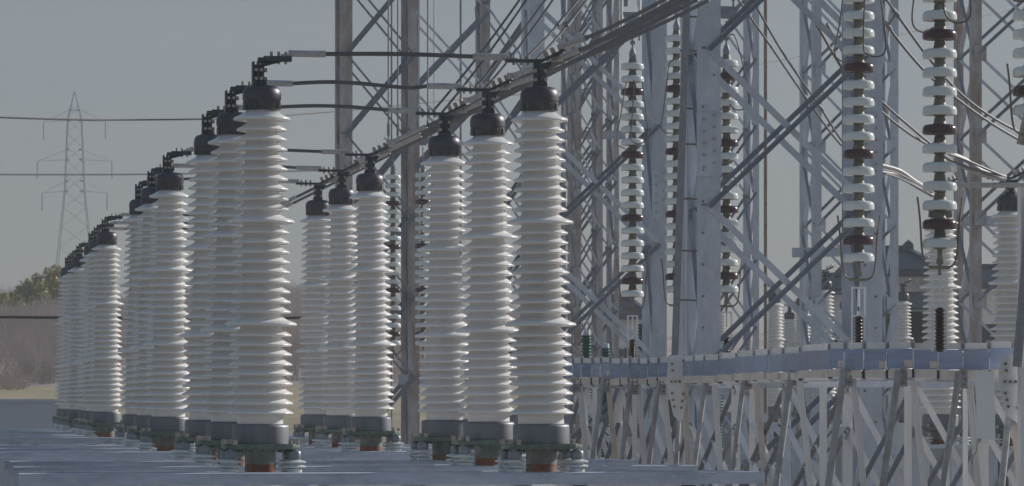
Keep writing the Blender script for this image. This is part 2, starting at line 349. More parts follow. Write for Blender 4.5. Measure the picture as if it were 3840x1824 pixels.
nameR = ['front white ribbed termination of the middle row, rightmost under the rising conductors', 'second white termination of the middle row, left of its front one', 'third white termination of the middle row, left end of its first trio',
         'front termination of the second trio in the middle row, beside the rusty column', 'middle termination of the second trio in the middle row', 'rear termination of the second trio in the middle row, leftmost standing clear',
         'front termination of the third trio in the middle row, behind the left row', 'middle termination of the third trio in the middle row, behind the left row', 'rear termination of the third trio in the middle row, behind the left row']
for i, rt in enumerate(ratioL):
    D = D1 * rt; X = -2.421 - .1364 * (D - D1)
    termL.append(place_term(get(protoL, 'L'), X, D, nameL[i], 'terminations in the left row', .005))
for i, rt in enumerate(ratioL[:9]):
    D = 41.2 * rt; X = .283 - .1364 * (D - 41.2)
    termR.append(place_term(get(protoR, 'R'), X, D, nameR[i], 'terminations in the middle row', -.004))
for x, D, lab in [(3786, 63.2, 'white termination at the right edge beside the near column'), (3526, 65.5, 'white termination standing behind the right hanging disc string'),
                  (3092, 109, 'small far white termination left of the wide steel post, with its dark cap showing'), (3385, 122, 'small far white termination below the dark tiled roof'),
                  (3008, 128, 'farthest white termination behind the crossed braces'), (3172, 133, 'far white termination just behind the wide steel post'), (2905, 124, 'far white termination behind the lower brace crossing'), (2960, 150, 'tiny far termination between the other background ones')]:
    o = copy_tree(protoR); z = HC - .715
    place_term(o, (x - CX) * D / F, D, lab, 'terminations in the right background', 0, z)
    m = MB(); m.box((0, 0, -.03), (.9, .9, .058))
    for sx in (-.33, .33):
        for sy in (-.33, .33): m.box((sx, sy, -z / 2 - .03), (.12, .12, z - .06))
    for zz in (-1.2, -2.3): m.box((0, -.33, zz), (.6, .06, .1)); m.box((0, .33, zz), (.6, .06, .1))
    m.build('stand', 'galv', o)

# ------------------------------------------------------------------ conductors
def sagpath(a, b, sag, n=14):
    return [a.lerp(b, i / n) - V((0, 0, sag * 4 * (i / n) * (1 - i / n))) for i in range(n + 1)]
def world(t, p): return Matrix.Translation(t.location) @ t.rotation_euler.to_matrix().to_4x4() @ V(p)
for i in range(9):
    a = world(termL[i], (.215, 0, 4.03)); b = world(termR[i], (-.245, 0, 4.0)); d = (b - a).normalized()
    t = thing('jumper_bar', ('dark jumper bar with pale end sleeves linking the %s pair of left and middle terminations' % (ORD[i] if i else 'front')), 'conductor', a, 0, 'jumper bars between the two rows')
    L = (b - a).length
    e1 = .06; s1 = .40
    m = MB(); pts = [d * (s1 - .02)] + [d * lerp(s1, L - s1, k / 10) + V((0, 0, (.012 + .012 * ((i * 7) % 3)) * math.sin(PI * k / 10 * (1.6 if i == 1 else 1)))) for k in range(1, 10)] + [d * (L - s1 + .02)]
    m.path(pts, .021, 12); m.build('bar', 'cable', t)
    for u0, u1 in ((0, 1), (1, 0)):
        p0 = d * (.0 if u0 == 0 else L); p1 = d * (s1 if u0 == 0 else L - s1); q = p0.lerp(p1, .1)
        m = MB(); m.path([q, p0.lerp(p1, .14), p1], .033, 14); m.box(p0.lerp(p1, .04) + V((0, 0, -.02)), (.10, .07, .022)); m.build('end_sleeve', 'aluminium', t)
def twin(name, lab, starts, end, sag, r, grp, sleeve=None, gap=(0, 0, 0), spacer=(), m_='cable_grey', n=18):
    t = thing(name, lab, 'conductor', starts[0], 0, grp); o = starts[0]
    gap = V(gap); lines = []
    for k, s_ in enumerate(starts):
        e = end + gap * k; pts = [p - o for p in sagpath(s_, e, sag, n)]; lines.append(pts)
        m = MB().path(pts, r, 10); m.build('cable', m_, t)
        if sleeve:
            L = (e - s_).length; d = (e - s_).normalized()
            f0 = sleeve[0] / L; f1 = sleeve[1] / L
            q = lambda f: s_.lerp(e, f) - V((0, 0, sag * 4 * f * (1 - f))) - o
            m = MB().path([q(f0), q(f0 + (f1 - f0) * .08), q(f1)], r * 1.65, 12); m.box(q(f0 * .6), (.12, .06, .06)); m.build('end_sleeve', 'aluminium', t)
    for f in spacer:
        j = int(f * n); m = MB(); m.path([lines[0][j], lines[1][j]], r * .8, 8)
        for ln in lines: m.path([ln[j] - (ln[j + 1] - ln[j]).normalized() * .06, ln[j] + (ln[j + 1] - ln[j]).normalized() * .06], r * 1.6, 10)
        m.build('spacer', 'galv_dark', t)
    return t
endsA = [(2660, -105, 38), (2640, -30, 42.5), (2600, -30, 47), (2600, -40, 56), (2580, -20, 60), (2570, -10, 64), (2540, 0, 76), (2520, 10, 79), (2500, 20, 82)]
for i in range(9):
    s0 = world(termR[i], (.22, -.02, 4.10)); s1 = world(termR[i], (.16, .10, 3.99)); e = P(*endsA[i])
    twin('twin_conductor', 'twin grey conductor sloping gently up right from the %s termination of the middle row' % (ORD[i] if i else 'front'), [s0, s1], e, .05, .0185, 'gently rising twin conductors', (.12, .62), (.06, .12, -.07), ())
for i, (ex, ey, xs_) in enumerate([(2300, -190, 0), (2172, -190, 0), (2076, -190, 0)]):
    D = termR[i].location.y + 1.2; s0 = world(termR[i], (-.12, .06, 4.0)); s1 = world(termR[i], (-.01, .10, 3.99))
    twin('twin_dropper', 'pair of slim grey droppers falling steeply to the %s termination of the middle row' % (ORD[i] if i else 'front'), [s0, s1], P(ex, ey, D), .07, .0135, 'steep dropper pairs', None, (.065, .03, 0), (.42,) if i != 1 else (.3,))
def wire(lab, pts, r, m_='cable', grp=None, name='overhead_wire', n=10):
    m = MB(); o = pts[0]; m.path([p - o for p in pts], r, n); w = m.build(name, m_); w.location = o; return tag(w, lab, 'wire', grp)
def curve(ps, n=8):
    out = []
    for i in range(len(ps) - 1):
        p0 = ps[max(i - 1, 0)]; p1 = ps[i]; p2 = ps[i + 1]; p3 = ps[min(i + 2, len(ps) - 1)]
        for k in range(n):
            t = k / n; out.append(.5 * ((2 * p1) + (p2 - p0) * t + (2 * p0 - 5 * p1 + 4 * p2 - p3) * t * t + (3 * p1 - p0 - 3 * p2 + p3) * t ** 3))
    return out + [ps[-1]]
def twin_px(lab, A, B, D0, D1_, r, grp, spacer=(), sleeve_from=None):
    t = thing('twin_conductor', lab, 'conductor', P(*A[0], D0), 0, grp); o = t.location.copy(); ls = []
    for ps in (A, B):
        c = curve([P(x, y, lerp(D0, D1_, k / (len(ps) - 1))) for k, (x, y) in enumerate(ps)], 8); ls.append(c)
        MB().path([p - o for p in c], r, 10).build('cable', 'cable_grey', t)
        if sleeve_from is not None:
            k = int(sleeve_from * (len(c) - 1)); MB().path([p - o for p in c[k:]], r * 1.7, 12).build('end_sleeve', 'aluminium', t)
    for f in spacer:
        k = int(f * (len(ls[0]) - 1)); kb = int(f * (len(ls[1]) - 1)); m = MB().path([ls[0][k] - o, ls[1][kb] - o], r * .9, 8)
        for l_, kk in ((ls[0], k), (ls[1], kb)): m.tube(l_[kk] - o + V((-.04, 0, .05)), l_[kk] - o + V((.04, 0, -.05)), r * 1.8, n=10)
        m.build('spacer', 'galv_dark', t)
G_ = 'twin conductors falling to the right terminations'
twin_px('twin conductor falling from the top left, passing behind the wide right post', [(2800, -40), (2930, 190), (3060, 380), (3190, 570), (3300, 632), (3370, 652), (3500, 725)], [(2740, -40), (2880, 160), (3010, 350), (3150, 540), (3270, 635), (3370, 668), (3500, 735)], 56, 65, .015, G_, (.36,))
twin_px('lower twin conductor emerging right of the wide post, passing behind the right disc string', [(3100, 90), (3200, 260), (3290, 365), (3400, 465), (3520, 560), (3620, 600), (3770, 665)], [(3060, 90), (3180, 290), (3290, 405), (3400, 495), (3490, 550), (3600, 618), (3770, 672)], 58, 63, .018, G_)
twin_px('upper twin conductor curving down behind the right disc string to the edge termination', [(3290, -50), (3360, 50), (3480, 215), (3600, 350), (3720, 440), (3830, 500)], [(3240, -60), (3330, 100), (3470, 270), (3600, 380), (3720, 465), (3830, 530)], 58, 62, .019, G_, (.2,))
twin_px('short twin conductor with pale sleeves dropping onto the edge termination', [(3560, 575), (3620, 600), (3680, 640), (3770, 665)], [(3540, 590), (3600, 618), (3680, 655), (3770, 672)], 62, 63, .02, 'short sleeved twin conductors', (), .0)
twin_px('short twin conductor with pale sleeves ending behind the right disc string', [(3300, 620), (3370, 640), (3430, 680), (3500, 725)], [(3300, 645), (3370, 660), (3430, 695), (3500, 735)], 64, 65, .02, 'short sleeved twin conductors', (), .0)
wire('pale horizontal bus pipe meeting the termination at the right edge', curve([P(3575, 702, 63), P(3600, 697, 63), P(3715, 695, 63), P(3900, 697, 63)]), .04, 'aluminium', name='bus_pipe')
# long wires crossing the left sky
wire('thick dark green wire crossing the sky in front of the far pylon', curve([P(-300, 430, 118), P(0, 441, 120), P(260, 449, 122), P(500, 450, 124), P(800, 446, 126), P(1060, 433, 130), P(1400, 405, 136), P(1720, 372, 142), P(2300, 320, 150), P(3000, 210, 165), P(4300, -80, 190)]), .026, 'cable_black')
wire('thin grey wire crossing the sky below the thick green one', curve([P(-300, 654, 300), P(300, 656, 300), P(700, 652, 300), P(1200, 640, 300)]), .055, 'pylon')
wire('heavy black cable sagging in front of the brush hillside', curve([P(-300, 1186, 125), P(100, 1191, 125), P(700, 1195, 125), P(1150, 1192, 125), P(1700, 1175, 125)]), .042, 'cable_black')
for y, D in ((1262, 240), (1300, 240)): wire('faint %s wire strung low across the brush hillside' % ('upper' if y < 1280 else 'lower'), curve([P(-300, y, D), P(500, y + 8, D), P(1300, y - 6, D)]), .02, 'cable')

# ------------------------------------------------------------------ support frames below the terminations
def frame(i0, i1, lab, xl, xr, legs):
    t0 = termL[i0]; DA = t0.location.y - .72
    t = thing('support_frame', lab, 'steel frame', (t0.location.x, DA, 0), TH, 'support frames under the terminations'); ct = math.cos(TH)
    for k in range(i0, i1 + 1):
        for off in (-.72, .52):
            ly = (termL[k].location.y + off - DA) / ct; sh = rnd.uniform(-.03, .03); xa = xl + sh; xb = xr + sh
            m = MB(); zt = ZB - .001
            if off < 0:
                m.box(((xa + xb) / 2, ly, zt - .0595), (xb - xa, .008, .101)); m.prism([(xa, ly - .006, zt - .001), (xa, ly + .11, zt + .0075), (xa, ly + .11, zt - .0005), (xa, ly - .006, zt - .009)], (xb - xa, 0, 0)); m.box(((xa + xb) / 2, ly + .034, zt - .106), (xb - xa, .06, .008))
            else:
                m.box(((xa + xb) / 2, ly, zt - .055), (xb - xa, .008, .11)); m.box(((xa + xb) / 2, ly - .034, zt - .004), (xb - xa, .06, .008)); m.box(((xa + xb) / 2, ly - .034, zt - .106), (xb - xa, .06, .008))
            m.build('cross_beam', 'beam', t, .002)
        ly0 = (termL[k].location.y - DA) / ct
        for dx in (0, 2.69):                              # saddle plates carrying the stand insulators
            m = MB(); m.box((dx - .3, ly0 - .1, ZB - .012), (.2, 1.2, .02)); m.box((dx + .3, ly0 - .1, ZB - .012), (.2, 1.2, .02)); m.build('saddle_plate', 'galv', t)
    y0 = -.02; y1 = (termL[i1].location.y + .6 - DA) / ct
    for x in legs:
        m = MB(); w = .165; th = .008; z = ZB - .112
        m.box((x, (y0 + y1) / 2, z - th / 2), (w, y1 - y0, th)); m.box((x, (y0 + y1) / 2, z - .16 + th / 2), (w, y1 - y0, th))
        for s_ in (-1, 1): m.box((x + s_ * (w / 2 - th / 2), (y0 + y1) / 2, z - .08), (th, y1 - y0, .143))
        m.build('longitudinal_tube', 'galv_pale', t)
    for x in (legs[0], legs[len(legs) // 2], legs[-1]):
        for yy in (y0 + .3, y1 - .3):
            m = MB(); m.box((x, yy, (ZB - .273) / 2), (.18, .18, ZB - .274)); m.box((x, yy, .015), (.4, .4, .03)); m.build('post', 'galv', t)
    m = MB(); m.box(((legs[0] + legs[-1]) / 2, y0 + .16, ZB - .20), (legs[-1] - legs[0], .02, .12)); m.build('fascia_plate', 'chord_beige', t)
LG = [-1.2, -.18, .42, 1.48, 2.55, 3.1, 4.15]
frame(0, 2, 'front galvanised steel frame under the nearest trio of both rows', -2.2, 4.92, LG)
frame(3, 5, 'second galvanised steel frame from the front, under the second trio', -4.4, 4.6, LG)
frame(6, 8, 'third galvanised steel frame, under the third trio of the left row', -5.5, 4.4, LG)
frame(9, 11, 'farthest galvanised steel frame, under the last trio by the concrete wall', -6.5, 4.2, LG)

# ------------------------------------------------------------------ lattice towers
def tower(px, D, W, dep, pitch, lev, ztop, lab, leg=.24, brc=.10, mleg='galv', mrise='galv_dark', mfall='galv', t_=.014, wide=False, name='lattice_tower', splice=None, brf=None, side=None, gus=False, grp='steel lattice columns'):
    t = thing(name, lab, 'steel tower', ((px - CX) * D / F, D, 0), TH, grp)
    top = HC + ztop
    for (lx, ly) in ((0, 0), (W, 0), (0, dep), (W, dep)):
        m = MB(); sx = 1 if lx == 0 else -1; sy = 1 if ly == 0 else -1
        if wide and ly == 0:                              # wide face straight towards the yard
            m.box((lx, ly, top / 2), (leg, t_, top)); m.box((lx + (leg / 2 - t_ / 2), ly + leg / 2 + t_ / 2 - .0005, top / 2), (t_, leg - .001, top))
        else:
            m.box((lx, ly, top / 2), (leg, t_, top)); m.box((lx - sx * (leg / 2 - t_ / 2), ly + sy * (leg / 2 + t_ / 2 - .0005), top / 2), (t_, leg - .001, top))
        lg = m.build('leg', mleg, t)
        if splice and ly == 0:
            z = HC + splice; m = MB(); m.box((lx, -t_ - .004, z + .35), (leg + .012, t_ + .004, .75)); m.build('splice_plate', 'galv', lg)
            bolts([((lx + s_, -2 * t_ - .0, z + .08 + .14 * k + (.05 if s_ > 0 else 0)), (lx + s_, -2 * t_ - .025, z + .08 + .14 * k + (.05 if s_ > 0 else 0)), .016) for k in range(5) for s_ in (-.06, .06)], 'bolt', lg, 6)
        if wide and ly == 0:
            bolts([((lx + xx, 0, 2.6 + k * .37), (lx + xx, -t_ / 2 - .02, 2.6 + k * .37), .014) for k in range(15) for xx in (rnd.choice((-.07, .06)),)], 'rust', lg, 6)
    n0 = -int((HC + lev) / pitch); z = HC + lev + n0 * pitch; k = 0
    while z + pitch < top - .1:
        for (p, q, nn) in (((0, 0), (W, 0), (0, -1, 0)), ((0, dep), (W, dep), (0, -1, 0)), ((0, 0), (0, dep), (-1, 0, 0)), ((W, 0), (W, dep), (-1, 0, 0))):
            nn = V(nn); o1 = nn * (t_ * .5 + .009); o2 = nn * (t_ * .5 + .03)
            a = V((p[0], p[1], z)); b_ = V((q[0], q[1], z + pitch)); c = V((p[0], p[1], z + pitch)); d = V((q[0], q[1], z))
            bw = (side or brc) if nn.x else brc; m = MB().angle(a + o2, b_ + o2, bw, .009, nn, -1, 1); m.build('brace', mrise, t)  # rising brace: shade on its underside put into the darker colour
            m = MB().angle(c + o1, d + o1, bw if nn.x else (brf or brc), .009, nn, 1, -1); m.build('brace', mfall, t)
        if gus:
            for (lx, s_) in ((0, 1), (W, -1)): MB().box((lx + s_ * .06, -.05, z + pitch), (leg * 1.25, .01, leg * 1.5)).build('gusset_plate', mleg, t)
        z += pitch; k += 1
    return t
tower(2658, 50, 1.935, .95, 1.84, .40, 8, 'nearest wide lattice column with rusty bolts, right of centre', .28, .056, 'galv', wide=True, splice=2.62, side=.045, brf=.078)
tA = bpy.data.objects['lattice_tower']; iv = (Matrix.Translation(tA.location) @ Matrix.Rotation(TH, 4, 'Z')).inverted(); pa, pb = iv @ P(2578, -60, 49.7), iv @ P(2528, 1420, 49.7)
MB().tube(pa, pb, .042, None, 14).build('side_tube', 'galv_dark', tA)
pa, pb = iv @ P(2562, -700, 50.9), iv @ P(2546, 2700, 50.9); MB().bar(pa, pb, .045, .012).build('side_strip', 'galv_pale', tA)
for y in (62, 190, 407, 540, 745, 940, 1125): pa, pb = iv @ P(2550, y, 50.6), iv @ P(2616, y + 2, 50.6); MB().tube(pa, pb, .011, None, 8).build('rung', 'rust', tA)
tower(2014, 66, 1.92, .95, 1.84, .55, 8, 'lattice column directly behind the front termination of the middle row', .23, .056, 'galv', splice=2.8, side=.045, brf=.075)
tower(1300, 91, 1.44, 1.35, 1.72, .45, 11, 'rusty lattice column at the left edge of the steelwork', .25, .085, 'galv_rust', mfall='galv_dark', brf=.045)
tower(1822, 97, 1.2, 1.1, 1.75, .2, 11.5, 'rusty lattice column above the middle row, behind the steep droppers', .2, .08, 'galv_rust', brf=.05)
tower(2140, 112, 1.22, 1.3, 1.7, .6, 12, 'slim far lattice column showing right of the front middle termination', .13, .07, 'galv_rust', brf=.05)
tower(2170, 98, .5, .9, .9, .3, 11, 'narrow weathered lattice column between the front middle termination and the pipe hung string', .12, .04, 'galv_rust')
tower(2660, 108, 1.2, 1.3, 1.7, .1, 12, 'slim far lattice column beside the rust brown pole', .16, .06)
tower(3065, 95, 1.75, 1.5, 1.75, .35, 11, 'far lattice column left of the wide right post', .19, .06, 'galv', gus=True)
tower(3663, 84, 1.78, 1.5, 1.62, .3, 10.5, 'far lattice column between the right disc string and the frame edge', .2, .06, 'galv_rust', gus=True)
t = thing('steel_column', 'near pale steel column with a leaning tube brace at the right edge', 'steel column', ((3852 - CX) * 41.5 / F, 41.5, 0), TH)
m = MB(); m.box((0, 0, (HC + 2.05) / 2), (.13, .012, HC + 2.05)); m.box((-.059, .066, (HC + 2.05) / 2), (.012, .119, HC + 2.05)); m.build('leg', 'galv_pale', t)
MB().tube((-.11, -.06, HC + .3), (.03, -.06, HC + 1.95), .052, None, 14).build('brace', 'galv_dark', t)
MB().angle((.03, -.02, HC + 2.9), (-.075, -.02, HC + 2.46), .075, .01, (0, -1, 0), 1, 1).build('brace', 'galv_rust', t)
# bay joining the rusty columns
t = thing('brace_bay', 'diagonal brace bay spanning between the two rusty columns', 'brace frame', P(1560, HY, 91), TH)
for y in (330, 632, -20):
    for dz, dd in ((0, 0), (-.0, 1.2)):
        a = V((0, dd, (HY - y) * 91 / F)); b_ = a + V((1.55, 0, 1.62)); MB().angle(a, b_, .10, .01, (0, -1, 0), -1, 1).build('brace', 'galv_dark', t)  # darker zinc paints in the shade under the rising brace
        c = a + V((0, 0, 1.62)); d = a + V((1.55, 0, -.05)); MB().angle(c, d, .05, .008, (0, -1, 0), 1, -1).build('brace', 'galv', t)
def pole(px, D, r, z0, z1, lab, m_='galv_dark', name='steel_pole', n=12):
    m = MB(); m.tube((0, 0, z0), (0, 0, z1), r, None, n); m.tube((0, 0, z0), (0, 0, z0 + .12), r * 2.4, r * 2.2, n); m.tube((0, 0, z1 - .05), (0, 0, z1), r * 1.5, r * 1.3, n)
    o = m.build(name, m_); o.location = ((px - CX) * D / F, D, 0); return tag(o, lab, 'pole')
pole(1469, 93, .022, 0, 14, 'thin dark rod between the two rusty columns at the left'); pole(1728, 93, .026, 0, 14, 'thin dark rod left of the steep droppers')
pole(2871, 100, .042, 0, 14, 'rust brown pole standing right of the nearest lattice column', 'rust')
pole(1628, 120, .02, 0, 16, 'faint thin rod rising behind the front jumper bars', 'galv')

# overhead beams the strings hang from (above the picture)
def lattice_beam(a, b_, lab, w=.5):
    t = thing('overhead_beam', lab, 'steel beam', a, 0); d = b_ - a; L = d.length; d.normalize(); u = V((-d.y, d.x, 0)); up = V((0, 0, 1))
    for (su, sz) in ((0, 0), (1, 0), (0, 1), (1, 1)): MB().angle(u * (w * (su - .5)) + up * (w * sz), d * L + u * (w * (su - .5)) + up * (w * sz), .09, .01, up, 1, 1).build('chord', 'galv', t)
    n = max(2, int(L / w / 1.2)); m = MB()
    for k in range(n):
        for su in (0, 1):
            p = u * ((w + .02) * (su - .5)); m.bar(d * (L * k / n) + p + up * (w * (k % 2)), d * (L * (k + 1) / n) + p + up * (w * ((k + 1) % 2)), .05, .008, u)
    m.build('lacing', 'galv', t); return t
lattice_beam(V((4.6, 37, HC + 6.2)), V((2.75, 60, HC + 6.2)), 'overhead lattice beam carrying the right hand disc strings, above the picture')
lattice_beam(V((.2, 61.4, HC + 6.4)), V((3.2, 61.9, HC + 6.4)), 'overhead lattice beam carrying the middle disc strings, above the picture')
lattice_beam(V((-3.4, 88, HC + 8.9)), V((2, 88.6, HC + 8.9)), 'overhead lattice beam carrying the far disc strings, above the picture')

# ------------------------------------------------------------------ hanging disc strings
disc_w = MB().lathe([[(.05, .070), (.10, .069), (.138, .063), (.155, .052), (.164, .034), (.167, .005), (.165, -.022)], [(.165, -.022), (.158, -.027), (.148, -.020), (.13, -.012), (.11, -.022), (.09, -.010), (.05, -.012), (.03, -.03)]], 36)
cap_m = MB().lathe([[(.0, .142), (.045, .142)], [(.045, .142), (.052, .13), (.058, .085), (.066, .076), (.066, .06)], [(.058, -.012), (.06, -.035), (.03, -.04)]], 20)
pr_w = pr_b = None
DM = {}
def add_disc(t, z, brown):
    k = 'b' if brown else 'w'
    if k not in DM:
        d = disc_w.build('disc', 'glaze_brown' if brown else 'glaze_white', t); c = cap_m.build('metal_cap', 'cement', d); DM[k] = (d, c)
    else:
        d = DM[k][0].copy(); col.objects.link(d); d.parent = t; c = DM[k][1].copy(); col.objects.link(c); c.parent = d
    d.location = (0, 0, z); c.location = (0, 0, 0)
    d.rotation_euler = (rnd.uniform(-.012, .012), rnd.uniform(-.012, .012), rnd.uniform(0, 6))
    if brown: d['label'] = 'glossy dark brown disc among the white ones'
def string(px, ybot, D, nd, ztop, lab, topdetail=True, arms=True, frame_h=True, pitch=.182, phase=2, zbase=None):
    """ybot: row of the lowest disc's centre. Every fifth disc, counted from the second lowest, is brown."""
    zb = HC + (HY - ybot) * D / F
    t = thing('insulator_string', lab, 'insulator string', ((px - CX) * D / F, D, zb), TH + rnd.uniform(-.1, .1), 'hanging insulator strings')
    for k in range(nd): add_disc(t, k * pitch, k % 5 == 1 and k > 0)
    zt = nd * pitch
    m = MB(); m.lathe([[(.03, zt - .05), (.05, zt - .03), (.05, zt + .03), (.022, zt + .10)]], 14); m.tube((0, 0, zt + .08), (0, 0, zt + .42), .014)
    m.tube((-.03, 0, zt + .18), (.03, 0, zt + .18), .03, n=10)
    if topdetail:
        m.prism([(-.16, -.01, zt + .62), (.16, -.01, zt + .62), (.07, -.01, zt + .45), (-.07, -.01, zt + .45)], (0, .02, 0))
        for s_ in (-.10, .10): m.tube((s_, 0, zt + .60), (s_, 0, HC + ztop - zb), .016); m.tube((s_ * 1.9, 0, zt + .66), (s_ * 1.3, 0, zt + .6), .014); m.tube((s_, 0, zt + .7), (s_, 0, zt + .95), .03)
    else: m.tube((0, 0, zt + .4), (0, 0, HC + ztop - zb), .016)
    m.build('hanger', 'galv_dark', t)
    m = MB(); m.tube((0, 0, -.02), (0, 0, -.30), .016); m.box((0, 0, -.09), (.035, .05, .10)); m.box((0, 0, -.16), (.06, .03, .05)); m.tube((-.10, 0, -.215), (.10, 0, -.215), .017, n=8)
    m.build('clevis', 'cement', t)
    hn = MB()
    for s_ in (-1, 1): hn.path(curve([V((s_ * .09, 0, -.215)), V((s_ * .15, 0, -.17)), V((s_ * .18, 0, -.04)), V((s_ * .20, 0, .25)), V((s_ * .225, 0, .46))], 6), .0105, 8)
    hn.build('arcing_horn', 'rod_rust', t)
    if frame_h:
        m = MB(); z1 = -.30; z0 = -.60 if D < 50 else -.64
        for s_ in (-.068, .068): m.box((s_, 0, (z1 + z0) / 2), (.018, .03, z1 - z0))
        m.box((0, 0, z1), (.16, .035, .02)); m.box((0, 0, z0), (.16, .035, .02)); m.tube((0, 0, z1), (0, 0, z1 - .2), .012); m.tube((0, 0, z0), (0, 0, z0 + .05), .018)
        m.build('tension_frame', 'galv_pale', t)
        zl = (zbase if zbase is not None else HC + .5) - zb; pr = [(.03, zl)]
        k = 0; zz = zl + .02
        while zz < z0 - .03: pr += [(.034, zz), (.046, zz + .012), (.05, zz + .02), (.036, zz + .028)]; zz += .036
        pr.append((.03, z0)); m = MB().lathe([pr], 18); m.build('ribbed_anchor', 'brown_resin', t)
        m = MB()
        for s_ in (-.068, .068): m.box((s_, .02, (zl + z0) / 2), (.014, .02, z0 - zl))
        m.build('side_rod', 'galv_pale', t)
    return t
string(3220, 973, 45, 24, 6.3, 'long white disc string in front of the wide right post', zbase=HC + .44)
string(3524, 920, 41, 24, 6.3, 'long white disc string nearest the right edge, drawn large before the sky', zbase=HC + .44)
string(2372, 1107, 61.5, 19, 5.15, 'white disc string hung from a pale pipe left of the nearest lattice column', zbase=HC + .38)
string(2537, 1090, 62, 21, 5.6, 'white disc string half hidden behind the left flange of the nearest lattice column', frame_h=False)
string(2724, 1090, 58.5, 18, 6.3, 'white disc string just right of the nearest lattice column', zbase=HC + .38)
string(1586, 1290, 88, 20, 9.0, 'far white disc string between the rusty column and the middle row', frame_h=False)
string(1474, 1290, 89, 20, 9.0, 'far white disc string left of the rusty column, behind the middle row', frame_h=False)
string(3862, 420, 41, 12, 6.3, 'white disc string cut off by the right edge of the picture', frame_h=False)
# loops of thin wire beside the strings
for ps, D, lab in (([(3350, -30), (3505, 10), (3420, 95), (3440, 118), (3500, 95)], 40.9, ''),):
    pass
wire('thin tail loop left of the right disc string', curve([P(3432, -40, 40.8), P(3420, 60, 40.8), P(3430, 105, 40.8), P(3465, 122, 40.8), P(3500, 103, 40.8)]), .008, 'rod_rust', 'tail loops on the disc strings', 'tail_loop')
wire('thin tail loop in front of the right disc string', curve([P(3540, -40, 40.7), P(3541, 40, 40.7), P(3565, 78, 40.7), P(3600, 86, 40.7), P(3632, 70, 40.7), P(3640, 30, 40.7), P(3630, -40, 40.7)]), .009, 'cable', 'tail loops on the disc strings', 'tail_loop')
wire('thin tail loop left of the string before the wide right post', curve([P(3165, -40, 44.7), P(3148, 90, 44.7), P(3130, 185, 44.7), P(3140, 220, 44.7), P(3170, 234, 44.7), P(3195, 225, 44.7)]), .008, 'rod_rust', 'tail loops on the disc strings', 'tail_loop')
wire('thin tail loop in front of the string before the wide right post', curve([P(3243, -40, 44.6), P(3238, 170, 44.6), P(3255, 205, 44.6), P(3290, 213, 44.6), P(3318, 195, 44.6), P(3320, 130, 44.6), P(3298, -40, 44.6)]), .009, 'cable', 'tail loops on the disc strings', 'tail_loop')
wire('thin tail loop left of the pipe hung disc string', curve([P(2348, 310, 60.8), P(2330, 420, 60.8), P(2314, 510, 60.8), P(2320, 545, 60.8), P(2345, 558, 60.8)]), .009, 'rod_rust', 'tail loops on the disc strings', 'tail_loop')
wire('thin tail loop in front of the pipe hung disc string', curve([P(2378, 300, 60.7), P(2372, 420, 60.7), P(2366, 510, 60.7), P(2378, 535, 60.7), P(2400, 540, 60.7), P(2425, 520, 60.7), P(2428, 470, 60.7), P(2408, 310, 60.7)]), .009, 'cable', 'tail loops on the disc strings', 'tail_loop')
wire('thin tail loop left of the half hidden disc string', curve([P(2535, 222, 61.8), P(2510, 240, 61.8), P(2500, 320, 61.8), P(2484, 440, 61.8), P(2478, 475, 61.8), P(2495, 498, 61.8), P(2520, 500, 61.8)]), .009, 'rod_rust', 'tail loops on the disc strings', 'tail_loop')
wire('thin tail loop right of the string beside the nearest column', curve([P(2735, 132, 58), P(2755, 135, 58), P(2775, 200, 58), P(2800, 310, 58), P(2808, 380, 58), P(2790, 408, 58), P(2760, 412, 58), P(2735, 390, 58)]), .008, 'cable_black', 'tail loops on the disc strings', 'tail_loop')
for a, b_, D, lab in (((2255, 158), (2405, 118), 60.9, 'pale pipe carrying the disc string left of the nearest column'), ((2372, 66), (2560, 30), 61.6, 'upper pale pipe running up to the nearest column')):
    t = thing('bus_pipe', lab, 'pipe', P(*a, D), 0, 'pale bus pipes'); o = t.location.copy(); q = P(*b_, D) - o
    MB().tube((0, 0, 0), q, .055, .06, 16).build('pipe', 'aluminium', t); MB().tube(q * .45, q * .55, .075, None, 16).build('clamp', 'aluminium', t)
    for f in (.5, .95):
        MB().tube(q * f, q * f + V((0, 0, HC + 6.4 - (o + q * f).z)), .022).build('hanger_rod', 'galv_pale', t)

# ------------------------------------------------------------------ bent tray girder on its trestle
GP = [(1980, 50.5, .405), (2110, 50.5, .405), (2520, 50, .402), (2606, 48.6, .415), (2720, 47.2, .430), (2828, 46.2, .445), (2970, 44, .462), (3110, 42.2, .480), (3300, 42, .478), (3600, 42, .478), (4000, 42, .478)]
def gi(x, k):
    for p, q in zip(GP, GP[1:]):
        if p[0] <= x <= q[0]: return lerp(p[k], q[k], (x - p[0]) / (q[0] - p[0]))
    return GP[-1][k]
def gd(x): return gi(x, 1)
t = thing('tray_girder', 'long bent blue grey steel tray girder crossing the right half on V struts', 'girder', P(2610, HY, 49), 0); O = t.location.copy()
def gp(x, z, dy=0.0): return PX(x, gd(x), z) + V((0, dy, 0)) - O
br = [2040, 2085, 2118, 2150, 2182, 2222, 2253, 2288, 2330, 2362, 2395, 2432, 2470, 2512, 2560, 2605, 2646, 2700, 2762, 2829, 2886, 2935, 2998, 3108, 3170, 3240, 3327, 3424, 3518, 3611, 3710, 3800, 3880]
